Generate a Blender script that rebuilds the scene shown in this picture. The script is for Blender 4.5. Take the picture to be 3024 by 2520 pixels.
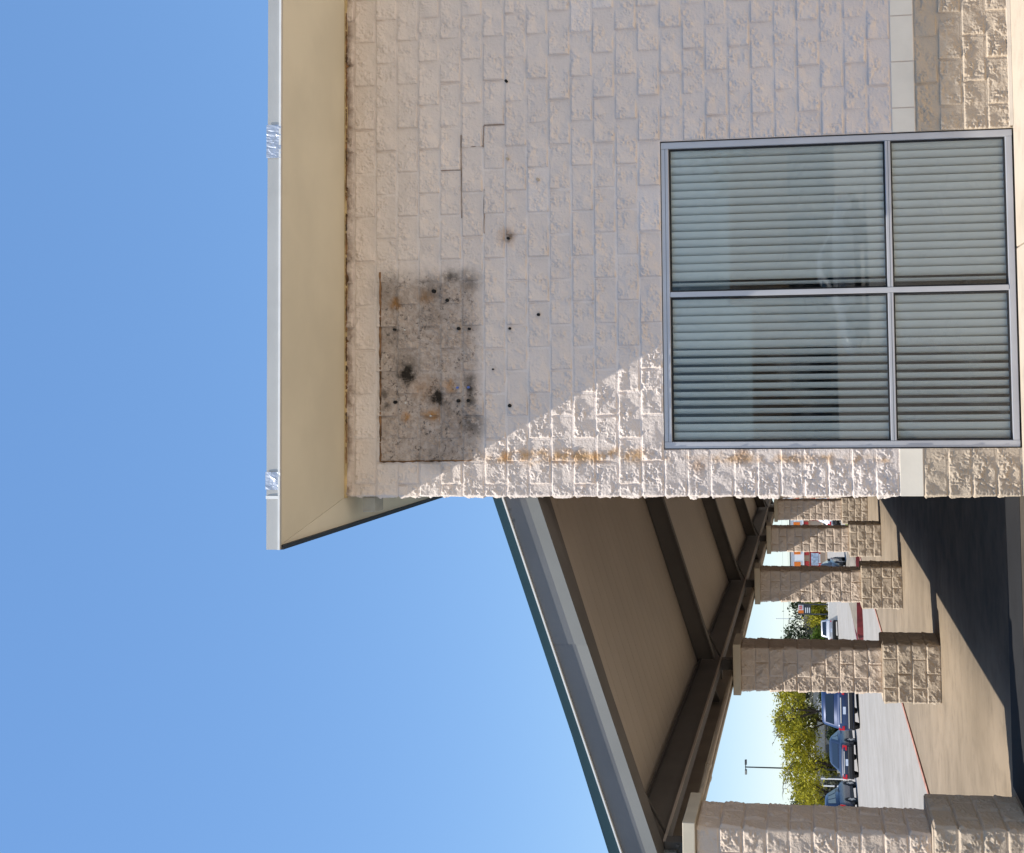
import bpy, bmesh, math, random, zlib
import numpy as np
from mathutils import Vector, Matrix

for o in list(bpy.data.objects):
    bpy.data.objects.remove(o, do_unlink=True)
scene = bpy.context.scene
COL = scene.collection

# ------------------------------------------------------------------ camera
# phone held on its side: picture left is up in the world
FPX, YAW, PITCH, ROLL = 3352.64, 0.0478, 0.1264, -0.0191
CAM = Vector((1.3107, -9.9635, 1.7771)); PX, PY = 1957.64, 963.13
_f = Vector((math.sin(YAW)*math.cos(PITCH), math.cos(YAW)*math.cos(PITCH), math.sin(PITCH)))
_r = Vector((math.cos(YAW), -math.sin(YAW), 0)); _u = _r.cross(_f)
_R = math.cos(ROLL)*_r + math.sin(ROLL)*_u
_U = -math.sin(ROLL)*_r + math.cos(ROLL)*_u
cam = bpy.data.cameras.new('camera'); camo = bpy.data.objects.new('camera', cam); COL.objects.link(camo)
cam.sensor_width = 36; cam.lens = FPX/3024*36; cam.clip_start = .05; cam.clip_end = 3000
cam.shift_x = (1512-PX)/3024; cam.shift_y = (PY-1260)/3024
mw = Matrix.Identity(4)
for i in range(3):
    mw[i][0] = -_U[i]; mw[i][1] = _R[i]; mw[i][2] = -_f[i]; mw[i][3] = CAM[i]
camo.matrix_world = mw
scene.camera = camo

# ------------------------------------------------------------------ light
SUN = Vector((-1.0, -0.43, 1.80)).normalized()          # towards the sun
w = bpy.data.worlds.new('World'); scene.world = w; w.use_nodes = True
nt = w.node_tree
sky = nt.nodes.new('ShaderNodeTexSky'); sky.sky_type = 'NISHITA'; sky.sun_disc = False
sky.sun_elevation = math.asin(SUN.z); sky.sun_rotation = math.atan2(SUN.x, SUN.y)
sky.altitude = 0; sky.air_density = 1.0; sky.dust_density = 0.0; sky.ozone_density = 8.0
# the phone compressed the sky's range: the same soft curve over the whole dome
ga = nt.nodes.new('ShaderNodeGamma'); ga.inputs[1].default_value = .47
hs = nt.nodes.new('ShaderNodeHueSaturation'); hs.inputs['Saturation'].default_value = 1.52; hs.inputs['Hue'].default_value = .509
nt.links.new(sky.outputs[0], ga.inputs[0]); nt.links.new(ga.outputs[0], hs.inputs['Color'])
nt.links.new(hs.outputs[0], nt.nodes['Background'].inputs[0])
nt.nodes['Background'].inputs[1].default_value = 0.15
sl = bpy.data.lights.new('sun', 'SUN'); sl.energy = 2.4; sl.angle = math.radians(.53); sl.color = (1, .95, .87)
so = bpy.data.objects.new('sun', sl); COL.objects.link(so)
so.rotation_euler = (-SUN).to_track_quat('-Z', 'Y').to_euler(); so.location = (-20, -9, 36)
vs = scene.view_settings; vs.view_transform = 'Standard'; vs.look = 'None'; vs.exposure = 1.5; vs.gamma = 1

# ------------------------------------------------------------------ helpers
def link(o, parent=None):
    COL.objects.link(o)
    if parent is not None: o.parent = parent
    return o
def tag(o, label=None, cat=None, group=None, kind=None):
    if label: o['label'] = label
    if cat: o['category'] = cat
    if group: o['group'] = group
    if kind: o['kind'] = kind
    return o
def thing(name, label, cat, loc=(0, 0, 0), rz=0, group=None):
    o = bpy.data.objects.new(name, None); link(o); o.location = loc; o.rotation_euler = (0, 0, rz)
    return tag(o, label, cat, group)
class MB:
    def __init__(s): s.v = []; s.f = []
    def box(s, x0, x1, y0, y1, z0, z1):
        b = len(s.v)
        s.v += [(x0,y0,z0),(x1,y0,z0),(x1,y1,z0),(x0,y1,z0),(x0,y0,z1),(x1,y0,z1),(x1,y1,z1),(x0,y1,z1)]
        s.f += [tuple(b+i for i in q) for q in ((0,3,2,1),(4,5,6,7),(0,1,5,4),(1,2,6,5),(2,3,7,6),(3,0,4,7))]
        return s
    def quad(s, *p):
        b = len(s.v); s.v += [tuple(q) for q in p]; s.f.append(tuple(range(b, b+len(p)))); return s
    def prism(s, poly, vec):           # poly: list of 3D points (planar), extruded along vec
        b = len(s.v); n = len(poly); vec = Vector(vec)
        s.v += [tuple(p) for p in poly] + [tuple(Vector(p)+vec) for p in poly]
        s.f.append(tuple(b+i for i in range(n))[::-1]); s.f.append(tuple(b+n+i for i in range(n)))
        for i in range(n): s.f.append((b+i, b+(i+1) % n, b+n+(i+1) % n, b+n+i))
        return s
    def tube(s, pts, r, n=8, cap=True):
        pts = [Vector(p) for p in pts]; rs = r if isinstance(r, (list, tuple)) else [r]*len(pts)
        base = len(s.v)
        for i, p in enumerate(pts):
            d = (pts[min(i+1, len(pts)-1)]-pts[max(i-1, 0)]).normalized()
            a = d.orthogonal().normalized() if i == 0 else (a - d*a.dot(d)).normalized()
            b = d.cross(a)
            for k in range(n):
                t = 2*math.pi*k/n; s.v.append(tuple(p+rs[i]*(math.cos(t)*a+math.sin(t)*b)))
        for i in range(len(pts)-1):
            for k in range(n):
                s.f.append((base+i*n+k, base+i*n+(k+1) % n, base+(i+1)*n+(k+1) % n, base+(i+1)*n+k))
        if cap:
            s.f.append(tuple(base+k for k in range(n))[::-1]); s.f.append(tuple(base+(len(pts)-1)*n+k for k in range(n)))
        return s
    def mesh(s, name, mat, smooth=False):
        m = bpy.data.meshes.new(name); m.from_pydata(s.v, [], s.f); m.update()
        bm = bmesh.new(); bm.from_mesh(m); bmesh.ops.recalc_face_normals(bm, faces=bm.faces); bm.to_mesh(m); bm.free()
        if mat: m.materials.append(mat)
        if smooth: m.polygons.foreach_set('use_smooth', [True]*len(m.polygons))
        return m
    def build(s, name, mat, parent=None, smooth=False, bevel=0):
        o = bpy.data.objects.new(name, s.mesh(name, mat, smooth)); link(o, parent)
        if bevel:
            md = o.modifiers.new('b', 'BEVEL'); md.width = bevel; md.segments = 2; md.limit_method = 'ANGLE'
        return o
def box(name, mat, parent, *a, bevel=0): return MB().box(*a).build(name, mat, parent, bevel=bevel)

# node helper ---------------------------------------------------------
class N:
    def __init__(s, name):
        s.m = bpy.data.materials.new(name); s.m.use_nodes = True; s.t = s.m.node_tree
        s.b = s.t.nodes['Principled BSDF']; s.o = s.t.nodes['Material Output']
    def n(s, typ, **k):
        x = s.t.nodes.new(typ)
        for a, b in k.items(): setattr(x, a, b)
        return x
    def L(s, a, b): s.t.links.new(a, b)
    def set(s, sock, v):
        if hasattr(v, 'is_output'): s.L(v, sock)
        else: sock.default_value = v
    def math(s, op, a, b=0.0, c=None, clamp=False):
        x = s.n('ShaderNodeMath', operation=op, use_clamp=clamp); s.set(x.inputs[0], a); s.set(x.inputs[1], b)
        if c is not None: s.set(x.inputs[2], c)
        return x.outputs[0]
    def mix(s, f, a, b, blend='MIX'):
        x = s.n('ShaderNodeMix', data_type='RGBA', blend_type=blend); s.set(x.inputs[0], f)
        s.set(x.inputs[6], a if hasattr(a, 'is_output') else (*a, 1)); s.set(x.inputs[7], b if hasattr(b, 'is_output') else (*b, 1))
        return x.outputs[2]
    def noise(s, scale, vec=None, detail=3, rough=.55, dist=0):
        x = s.n('ShaderNodeTexNoise'); x.inputs['Scale'].default_value = scale; x.inputs['Detail'].default_value = detail
        x.inputs['Roughness'].default_value = rough; x.inputs['Distortion'].default_value = dist
        if vec: s.L(vec, x.inputs['Vector'])
        return x.outputs[0]
    def ramp(s, f, lo, hi):
        x = s.n('ShaderNodeMapRange', interpolation_type='SMOOTHSTEP'); s.set(x.inputs[0], f)
        x.inputs[1].default_value = lo; x.inputs[2].default_value = hi; return x.outputs[0]
    def pos(s): return s.n('ShaderNodeNewGeometry').outputs['Position']
    def obj(s): return s.n('ShaderNodeTexCoord').outputs['Object']
    def rnd(s): return s.n('ShaderNodeObjectInfo').outputs['Random']
    def xyz(s, v):
        x = s.n('ShaderNodeSeparateXYZ'); s.L(v, x.inputs[0]); return x.outputs
    def bump(s, h, strength=.5, dist=.01, normal=None):
        x = s.n('ShaderNodeBump'); s.L(h, x.inputs['Height']); x.inputs['Strength'].default_value = strength; x.inputs['Distance'].default_value = dist
        if normal: s.L(normal, x.inputs['Normal'])
        return x.outputs[0]
    def done(s, col=None, rough=None, metal=None, normal=None, spec=None):
        B = s.b.inputs
        if col is not None: s.set(B['Base Color'], col if hasattr(col, 'is_output') else (*col, 1))
        if rough is not None: s.set(B['Roughness'], rough)
        if metal is not None: s.set(B['Metallic'], metal)
        if spec is not None: s.set(B['Specular IOR Level'], spec)
        if normal is not None: s.L(normal, B['Normal'])
        return s.m
def plain(name, c, rough=.6, metal=0, var=.12, scale=6, spec=.4, bump=0):
    n = N(name); p = n.obj(); f = n.noise(scale, p, 4)
    c2 = tuple(x*(1-var) for x in c); c3 = tuple(min(1, x*(1+var)) for x in c)
    col = n.mix(n.ramp(f, .3, .7), c2, c3)
    nm = n.bump(n.noise(scale*12, p, 3), bump, .004) if bump else None
    return n.done(col, rough, metal, nm, spec)

GZ = -0.0156                                   # drive surface level
def ter(X): return GZ - .03*max(0.0, -X-5.5)   # lot falls away to the left

# ------------------------------------------------------------------ materials
def stain_spots():
    # (X, Z, radius, strength, tint) soot and rust marks on the front wall where a sign once hung
    return S_SOOT, S_RUST
def px_wall(x, y):     # measured picture point -> point on the wall plane
    d = _f + (PY-y)/FPX*_R + (PX-x)/FPX*_U; t = -CAM.y/d.y; p = CAM + t*d; return p.x, p.z
S_SOOT = [(*px_wall(x, y), r/330, s) for x, y, r, s in ((1200,1088,30,.7),(1206,1114,17,1.0),(1289,1172,19,1.2),(1402,1252,30,.6),(1388,1120,14,.7),(1390,1150,12,.9),(1392,1185,13,.8),
         (1278,862,34,.45),(1332,815,16,.8),(1385,828,26,.55),(1170,1000,26,.3),(1320,1200,26,.4),(1345,1260,40,.25),(1290,1345,40,.35),(1140,1165,12,.7),(1142,1200,10,.8),(1150,860,45,.3),(1275,940,26,.35),(1500,703,9,.8))]
S_RUST = [(*px_wall(x, y), r/330, s) for x, y, r, s in ((1168,898,14,.9),(1262,878,16,.6),(1282,1228,16,.8),(1258,1222,12,.4),(1330,1142,14,.6),(1200,1233,10,.8),(1498,700,18,.55),(1255,1150,30,.35),
         (2190,1347,16,.7),(2852,1357,20,1.2),(2062,1373,18,.5),(2900,1350,16,.4))]
def block_mat(name, base, stains=False, patch=False):
    n = N(name); P = n.pos(); O = n.obj(); x, y, z = n.xyz(P)[0:3]
    r = n.rnd()
    big = n.noise(1.7, P, 4, .6); mid = n.noise(9, P, 5, .65); fine = n.noise(55, P, 4, .7); pit = n.noise(120, P, 2, .5)
    c = n.mix(n.ramp(big, .3, .75), tuple(v*.93 for v in base), (base[0]*1.03, base[1]*1.02, base[2]*1.0))
    c = n.mix(n.math('MULTIPLY', n.ramp(mid, .58, .8), .14), c, (base[0]*1.0, base[1]*.90, base[2]*.78))
    c = n.mix(n.math('MULTIPLY', r, .35), c, tuple(v*.88 for v in base))
    # a few blocks repainted a paler grey
    c = n.mix(n.math('MULTIPLY', n.ramp(r, .955, .96), .5), c, (base[0]*1.1, base[1]*1.13, base[2]*1.16))
    c = n.mix(n.math('MULTIPLY', n.ramp(fine, .64, .82), .2), c, tuple(v*.66 for v in base))
    if stains:
        soot = None
        wob = n.math('MULTIPLY', n.math('SUBTRACT', n.noise(14, P, 4, .6), .5), .12)
        def spots(L):
            tot = None
            for sx, sz, rad, s in L:
                dx = n.math('SUBTRACT', x, sx); dz = n.math('SUBTRACT', z, sz)
                d = n.math('ADD', n.math('SQRT', n.math('ADD', n.math('MULTIPLY', dx, dx), n.math('MULTIPLY', dz, dz))), wob)
                k = n.n('ShaderNodeMapRange', interpolation_type='SMOOTHSTEP'); n.set(k.inputs[0], d)
                k.inputs[1].default_value = rad*2.2; k.inputs[2].default_value = 0; k.inputs[3].default_value = 0; k.inputs[4].default_value = s
                tot = k.outputs[0] if tot is None else n.math('ADD', tot, k.outputs[0])
            return n.math('MINIMUM', tot, 1.0)
        # weathered bare rectangle left by the sign
        X1, Z1 = px_wall(1126, 1363); X2, Z2 = px_wall(1432, 790)
        inr = n.math('MULTIPLY', n.math('MULTIPLY', n.math('GREATER_THAN', x, X1), n.ramp(n.math('ADD', x, wob), X2+.06, X2-.22)),
                     n.math('MULTIPLY', n.ramp(n.math('ADD', z, wob), Z2-.02, Z2+.16), n.math('LESS_THAN', z, Z1)))
        c = n.mix(n.math('MULTIPLY', inr, n.math('ADD', .62, n.math('MULTIPLY', n.ramp(n.noise(16, P, 5, .7), .35, .65), .38))), c, (base[0]*.52, base[1]*.475, base[2]*.43))
        pits = n.math('MULTIPLY', n.math('MULTIPLY', inr, n.ramp(n.noise(30, P, 6, .74), .53, .62)), n.ramp(n.noise(6, P, 2), .38, .62))
        c = n.mix(n.math('MULTIPLY', pits, .85), c, (.055, .048, .045))
        c = n.mix(n.math('MULTIPLY', spots(S_RUST), n.ramp(n.noise(22, P, 4), .1, .55)), c, (.36, .17, .04))
        c = n.mix(n.math('MULTIPLY', spots(S_SOOT), n.ramp(n.noise(17, P, 6, .66), .26, .52)), c, (.032, .026, .02))
        # rust run down the wall beside the window head, following the drip line
        run = n.math('MULTIPLY', n.ramp(n.math('ABSOLUTE', n.math('SUBTRACT', n.math('ADD', x, wob), .640)), .10, .0), n.math('MULTIPLY', n.ramp(z, 3.1, 3.3), n.ramp(z, 4.75, 4.5)))
        run = n.math('MULTIPLY', run, n.ramp(n.noise(6, P, 4, .6), .36, .56))
        run2 = n.math('MULTIPLY', n.ramp(n.math('ABSOLUTE', n.math('SUBTRACT', n.math('ADD', x, wob), .615)), .07, .0), n.math('MULTIPLY', n.ramp(z, 3.1, 3.0), n.ramp(n.noise(4.5, P, 3), .45, .65)))
        c = n.mix(n.math('MULTIPLY', n.math('ADD', run, n.math('MULTIPLY', run2, .8)), .72), c, (.50, .25, .045))
        # rust seeping below the soffit
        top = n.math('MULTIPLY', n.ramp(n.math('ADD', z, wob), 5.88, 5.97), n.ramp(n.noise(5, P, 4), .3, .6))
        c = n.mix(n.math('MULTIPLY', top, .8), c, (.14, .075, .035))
    h = n.math('ADD', n.math('MULTIPLY', n.noise(26, P, 4, .65), 1.0), n.math('MULTIPLY', n.noise(75, P, 3, .6), .42))
    return n.done(c, .93, 0, n.bump(h, .6, .020), .15)
M_BLOCK = block_mat('painted_split_block', (.735, .638, .565), True)
M_TANBLOCK = block_mat('tan_painted_split_block', (.53, .43, .32))
M_COLBLOCK = block_mat('column_split_block', (.64, .52, .41))
M_SMOOTH = plain('smooth_painted_block', (.76, .69, .57), .85, 0, .05, 3, .25, .15)
M_MORTAR = plain('painted_mortar', (.61, .515, .455), .95, 0, .08, 8, .2, .5)
M_MORTAR_TAN = plain('tan_mortar', (.51, .415, .31), .95, 0, .08, 8, .2, .5)
M_COLMORTAR = plain('column_mortar', (.62, .505, .40), .95, 0, .08, 8, .2, .5)
M_CAP = plain('cast_cap', (.56, .49, .37), .85, 0, .08, 3, .3, .2)
M_SOFFIT = plain('stucco_soffit', (.66, .60, .46), .9, 0, .05, 1.2, .25, .1)
M_SOFFIT2 = plain('stucco_soffit_side', (.70, .64, .50), .9, 0, .05, 1.2, .25, .1)
M_COPING = plain('grey_coping_metal', (.54, .51, .45), .42, .35, .06, 1.5, .5)
M_DARK = plain('dark_flashing', (.02, .025, .035), .5)
M_CAULK = plain('old_brown_caulk', (.17, .09, .04), .9, 0, .7, 9)
M_TRIM = plain('cream_trim', (.55, .42, .22), .8, 0, .25, 4)
M_ALU = plain('anodised_aluminium', (.50, .50, .51), .45, .45, .05, 2, .5)
M_GASKET = plain('black_gasket', (.015, .015, .016), .6)
M_TEAL = plain('teal_roof_metal', (.018, .05, .062), .45, .2, .1, 1.5)
M_WHITE = plain('white_drip_edge', (.75, .75, .72), .4, 0, .05)
M_CGREY = plain('canopy_fascia_grey', (.155, .158, .160), .5, .1, .08, 1.2)
M_CGREY2 = plain('canopy_fascia_lip', (.118, .122, .116), .5, .1, .08, 1.2)
M_STEEL = plain('brown_painted_steel', (.115, .105, .094), .6, .1, .1, 2)
M_FLANGE = plain('pale_flange_edge', (.40, .34, .28), .6, 0, .1, 2)
M_LINER = plain('tan_liner_panel', (.48, .42, .345), .55, .0, .05, .8)
M_PIPE = plain('galvanised_conduit', (.60, .53, .42), .45, .1, .12, 3)
M_HOLE = plain('dark_hole', (.012, .011, .010), .9)
M_PLUG = plain('white_plug', (.6, .6, .57), .7)
M_BLUE = plain('blue_plug', (.10, .16, .45), .6)
M_VANE = plain('grey_blind_fabric', (.95, .92, .85), .85, 0, .03, 2, .2)
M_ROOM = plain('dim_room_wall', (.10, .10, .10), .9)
M_ROOFTOP = plain('roof_membrane', (.4, .4, .38), .9)

def foil():
    n = N('foil_tape'); P = n.obj()
    nm = n.bump(n.noise(16, P, 2, .5, 1.), .6, .02)
    return n.done((.50, .53, .58), .42, .5, nm)
M_FOIL = foil()
def glass(name, tint, rough=.0):
    n = N(name); tr = n.n('ShaderNodeBsdfTransparent'); tr.inputs[0].default_value = (*tint, 1)
    gl = n.n('ShaderNodeBsdfGlossy'); gl.inputs['Roughness'].default_value = rough
    fr = n.n('ShaderNodeFresnel'); fr.inputs[0].default_value = 1.46
    # smears and dust on the pane
    O = n.obj(); sm = n.ramp(n.noise(3, O, 5, .6, .8), .5, .8)
    df = n.n('ShaderNodeBsdfDiffuse'); df.inputs[0].default_value = (.55, .58, .56, 1)
    m1 = n.n('ShaderNodeMixShader'); n.L(fr.outputs[0], m1.inputs[0]); n.L(tr.outputs[0], m1.inputs[1]); n.L(gl.outputs[0], m1.inputs[2])
    m2 = n.n('ShaderNodeMixShader'); n.set(m2.inputs[0], n.math('MULTIPLY', sm, .07)); n.L(m1.outputs[0], m2.inputs[1]); n.L(df.outputs[0], m2.inputs[2])
    n.L(m2.outputs[0], n.o.inputs[0]); return n.m
M_GLASS = glass('window_glass', (.965, .99, .985))

def concrete(name, a, b, joint=0, dark=None, stretch=True):
    n = N(name); P = n.pos()
    big = n.noise(.45, P, 5, .6); mid = n.noise(3.2, P, 5, .62); fine = n.noise(45, P, 4, .7)
    c = n.mix(n.ramp(big, .3, .7), a, b)
    c = n.mix(n.math('MULTIPLY', n.ramp(mid, .45, .75), .45), c, tuple(v*.72 for v in a))
    c = n.mix(n.math('MULTIPLY', n.ramp(fine, .6, .8), .3), c, tuple(v*.6 for v in a))
    if dark:      # canopy shade deepened by a darker band painted into the colour
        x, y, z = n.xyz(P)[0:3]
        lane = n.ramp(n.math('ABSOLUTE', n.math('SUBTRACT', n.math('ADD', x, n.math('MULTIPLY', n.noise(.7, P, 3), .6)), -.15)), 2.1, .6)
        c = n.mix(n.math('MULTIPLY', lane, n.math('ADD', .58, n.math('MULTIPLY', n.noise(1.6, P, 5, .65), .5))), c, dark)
    return n.done(c, .88, 0, n.bump(n.math('ADD', mid, n.math('MULTIPLY', fine, .5)), .25, .01), .12)
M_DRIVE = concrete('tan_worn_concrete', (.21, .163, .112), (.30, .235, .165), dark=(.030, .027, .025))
M_LOT = concrete('pale_lot_concrete', (.28, .258, .228), (.33, .305, .275))
M_FRONT = concrete('pale_front_concrete', (.50, .44, .36), (.56, .50, .42))  # unseen front ground, coloured paler to bounce light onto the shaded wall
M_WALK = concrete('walk_concrete', (.46, .38, .295), (.52, .44, .35))
M_ASPHALT = concrete('black_asphalt_patch', (.018, .018, .019), (.026, .026, .027))  # black for the strip that stands in for the shadow band, not real asphalt
M_GRASSGR = plain('far_ground', (.20, .19, .12), .95, 0, .3, .3)
M_REDPAINT = plain('red_kerb_paint', (.13, .010, .011), .6, 0, .25, 5)
M_FADEDRED = plain('faded_red_line', (.42, .20, .14), .8, 0, .3, 4)

# ------------------------------------------------------------------ setting
NX = [0.285, -5.35]
def sheet(name, mat, pts, kind='structure', parent=None):
    o = MB().quad(*pts).build(name, mat, parent)
    if kind: o['kind'] = kind
    return o
sheet('ground', M_FRONT, [(-5.35,-400,-.045),(400,-400,-.045),(400,600,-.045),(-5.35,600,-.045)])
mb = MB(); xs = [-5.35, -5.5, -60, -200, -700]
for a, b in zip(xs[:-1], xs[1:]):
    za, zb = (ter(a)-.03, ter(b)-.03) if a > -61 else (ter(-60)-.03-.004*(-a-60), ter(-60)-.03-.004*(-b-60))
    if b < -60: zb = ter(-60)-.03-.004*(-b-60)
    mb.quad((b,-400,zb),(a,-400,za),(a,700,za),(b,700,zb))
lot = mb.build('parking_lot', M_LOT); lot['kind'] = 'structure'
# driveway made of cast slabs, each a piece
drive = bpy.data.objects.new('driveway', None); link(drive); drive['kind'] = 'structure'
ycuts = [-13.3, -6.7, -.18] + [6.52+6.677*i for i in range(6)]
xcuts = [-5.315, .9]
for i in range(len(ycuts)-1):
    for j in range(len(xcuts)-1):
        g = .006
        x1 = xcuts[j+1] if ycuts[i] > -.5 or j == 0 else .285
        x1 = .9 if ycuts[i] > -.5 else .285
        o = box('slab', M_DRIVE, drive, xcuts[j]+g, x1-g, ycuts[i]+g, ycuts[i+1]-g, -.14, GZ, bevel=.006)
walk = bpy.data.objects.new('walkway', None); link(walk); walk['kind'] = 'structure'
for i, (a, b) in enumerate(((.285,2.4),(2.4,4.6),(4.6,6.8),(6.8,9))):
    for c, d in ((-3.2,-.012),(-6.6,-3.2),(-10,-6.6)):
        box('slab', M_WALK, walk, a+.006, b-.006, c+.006, d-.006, -.14, -.006, bevel=.006)
mb = MB(); mb.prism([(-5.40,-12,-.04),(-5.31,-12,-.04),(-5.31,-12,.008),(-5.40,-12,.004)], (0, 60, 0))
line = mb.build('painted_line', M_FADEDRED); line['kind'] = 'structure'
patch = MB().box(-2.45, .27, .215, .94, -.05, GZ+.004).build('asphalt_strip', M_ASPHALT); patch['kind'] = 'structure'  # black strip standing in for the shadow band across the drive

# ------------------------------------------------------------------ split-face blocks
B = .2032
def vnoise(rs, U, V, cell):
    u0, v0 = U/cell, V/cell
    nu, nv = int(u0.max())+3, int(v0.max())+3
    g = rs.rand(nu, nv)*2-1
    i, j = np.floor(u0).astype(int), np.floor(v0).astype(int); fu, fv = u0-i, v0-j
    fu = fu*fu*(3-2*fu); fv = fv*fv*(3-2*fv)
    return (g[i,j]*(1-fu)+g[i+1,j]*fu)*(1-fv)+(g[i,j+1]*(1-fu)+g[i+1,j+1]*fu)*fv
def face_disp(rs, U, V, w, h, amp=1.0):
    e = np.minimum(np.minimum(U, w-U), np.minimum(V, h-V))
    fall = np.clip(e/(.010+.006*(amp-.6)), 0, 1); fall = fall*fall*(3-2*fall)
    off = rs.rand(2)*.1
    hf = .0072*vnoise(rs, U, V, .036) + .0105*(.5-np.abs(vnoise(rs, U+.01, V+.02, .025))) + .0066*vnoise(rs, U, V, .0125)
    patch = np.clip(.62+.95*vnoise(rs, U+off[1], V+off[0], .075), .2, 1.15)      # smooth cleavage next to torn stone
    d = .012 + .006*amp*vnoise(rs, U+off[0], V+off[1], .15) + .0088*vnoise(rs, U+off[1], V, .088) + hf*patch
    # broad cleaved facets
    a, b = rs.uniform(-.10, .03), rs.uniform(.0, .15)
    d = d + a*(U-w/2)*.8 + b*(V-h/2)*.8
    return fall*np.maximum(d, .0055)
BCACHE = {}
def rough_block(wx, wy, h, sides, var, res, mat, amp=.9):
    """block with its lower front-left corner at the origin; sides: which of F B L R are split faces"""
    key = (round(wx, 3), round(wy, 3), round(h, 3), sides, var, res, mat.name, amp)
    if key in BCACHE: return BCACHE[key]
    rs = np.random.RandomState(zlib.crc32(repr(key[:4]).encode()) % 100000 + var*77 + 5)
    V = []; Fc = []
    def grid(o, du, dv, nrm, w, hh, rough):
        nu, nv = (max(2, int(round(w/res))), max(2, int(round(hh/res)))) if rough else (1, 1)
        u = np.linspace(0, w, nu+1); v = np.linspace(0, hh, nv+1); U_, V_ = np.meshgrid(u, v, indexing='ij')
        D = face_disp(rs, U_, V_, w, hh, amp if nrm[1] != 0 or amp > .7 else 1.6) if rough else np.zeros_like(U_)
        P = np.array(o)[None, None] + U_[..., None]*np.array(du) + V_[..., None]*np.array(dv) + D[..., None]*np.array(nrm)
        b = len(V); V.extend(map(tuple, P.reshape(-1, 3)))
        for i in range(nu):
            for j in range(nv):
                q = (b+i*(nv+1)+j, b+(i+1)*(nv+1)+j, b+(i+1)*(nv+1)+j+1, b+i*(nv+1)+j+1); Fc.append(q)
    grid((0,0,0),(1,0,0),(0,0,1),(0,-1,0), wx, h, 'F' in sides)
    grid((wx,wy,0),(-1,0,0),(0,0,1),(0,1,0), wx, h, 'B' in sides)
    grid((0,wy,0),(0,-1,0),(0,0,1),(-1,0,0), wy, h, 'L' in sides)
    grid((wx,0,0),(0,1,0),(0,0,1),(1,0,0), wy, h, 'R' in sides)
    grid((0,0,h),(1,0,0),(0,1,0),(0,0,1), wx, wy, False)
    grid((0,wy,0),(1,0,0),(0,-1,0),(0,0,-1), wx, wy, False)
    m = bpy.data.meshes.new('wall_block'); m.from_pydata(V, [], Fc); m.update(); m.materials.append(mat)
    m.polygons.foreach_set('use_smooth', [True]*len(m.polygons))
    sh = [len(p.vertices) == 4 and p.area > .004 for p in m.polygons]
    m.polygons.foreach_set('use_smooth', [not s for s in sh])
    BCACHE[key] = m; return m
rng = random.Random(7)

# ------------------------------------------------------------------ building
bld = thing('block_building', 'pale painted split-face block building with flat overhanging roof and window', 'building')
XC, X0, XR, ZT, ZS = .285, .3935, 5.6, 29*B, 5.981
WX0, WX1, WZ1 = .70, 3.43, 15*B+.002
J = .0045
def place(mesh, x, y, z, parent, name='wall_block', flip=False):
    o = bpy.data.objects.new(name, mesh); link(o, parent); o.location = (x, y, z); return o
def wall_row(z0, h, row, xa, xb):
    mat = M_TANBLOCK if row >= 25 else M_BLOCK
    ph = X0 if row % 2 == 0 else X0+B
    cuts = [xa] + [ph+2*B*k for k in range(-1, 16) if xa+.06 < ph+2*B*k < xb-.06] + [xb]
    if row >= 14 and xa == XC: cuts = [xa, xb]
    for a, b in zip(cuts[:-1], cuts[1:]):
        ww = round(b-a-2*J, 4)
        if row == 24:
            o = box('accent_block', M_SMOOTH, bld, a+J, b-J, -.014, .12, z0+J, z0+h-J, bevel=.003); continue
        left = abs(a-XC) < 1e-6
        m = rough_block(ww, .12, h-2*J, 'FL' if left else 'F', rng.randrange(26), .0058, mat, .6)
        place(m, a+J, 0, z0+J, bld)
for row in range(-1, 29):
    z0 = ZT-(row+1)*B; h = B if row >= 0 else ZS-ZT
    if row < 14: wall_row(z0, h, row, XC, XR)
    else:
        wall_row(z0, h, row, XC, WX0); wall_row(z0, h, row, WX1, XR)
# mortar core behind the faces and the closed box of the building
for xa, xb, za, zb, mm in ((XC+.006, WX0-.004, 4*B, ZS+.3, M_BLOCK), (WX1+.004, XR, 4*B, ZS+.3, M_BLOCK), (WX0-.0035, WX1+.0035, WZ1, ZS+.3, M_BLOCK), (XC+.006, WX0-.004, -.1, 4*B, M_TANBLOCK), (WX1+.004, XR, -.1, 4*B, M_TANBLOCK)):
    box('mortar_bed', mm, bld, xa, xb, -.0042, .25, za, zb)
mb = MB(); mb.box(XC+.02, XC+.2, .25, 40, -.1, 6.3).box(XR, 30, .02, .25, -.1, 6.3).box(XC+.02, 30, 39.8, 40, -.1, 6.3)
mb.build('side_wall', M_MORTAR, bld)
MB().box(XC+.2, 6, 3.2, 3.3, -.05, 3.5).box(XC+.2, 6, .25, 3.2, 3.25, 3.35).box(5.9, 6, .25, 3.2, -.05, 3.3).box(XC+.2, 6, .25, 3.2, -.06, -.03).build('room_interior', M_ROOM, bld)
# mortar fillet at the foot of the wall
MB().prism([(WX1+.02,-.001,-.004),(WX1+.02,-.045,-.004),(WX1+.02,-.03,.022),(WX1+.02,-.001,.03)], (2.2, 0, 0)).build('base_fillet', M_WALK, bld)
# roof -------------------------------------------------------------
OX, OY = 0.0, -1.317
roof = MB().box(OX+.03, 30, OY+.03, 40.5, ZS+.012, ZS+.10).build('roof', M_ROOFTOP, bld)
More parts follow.
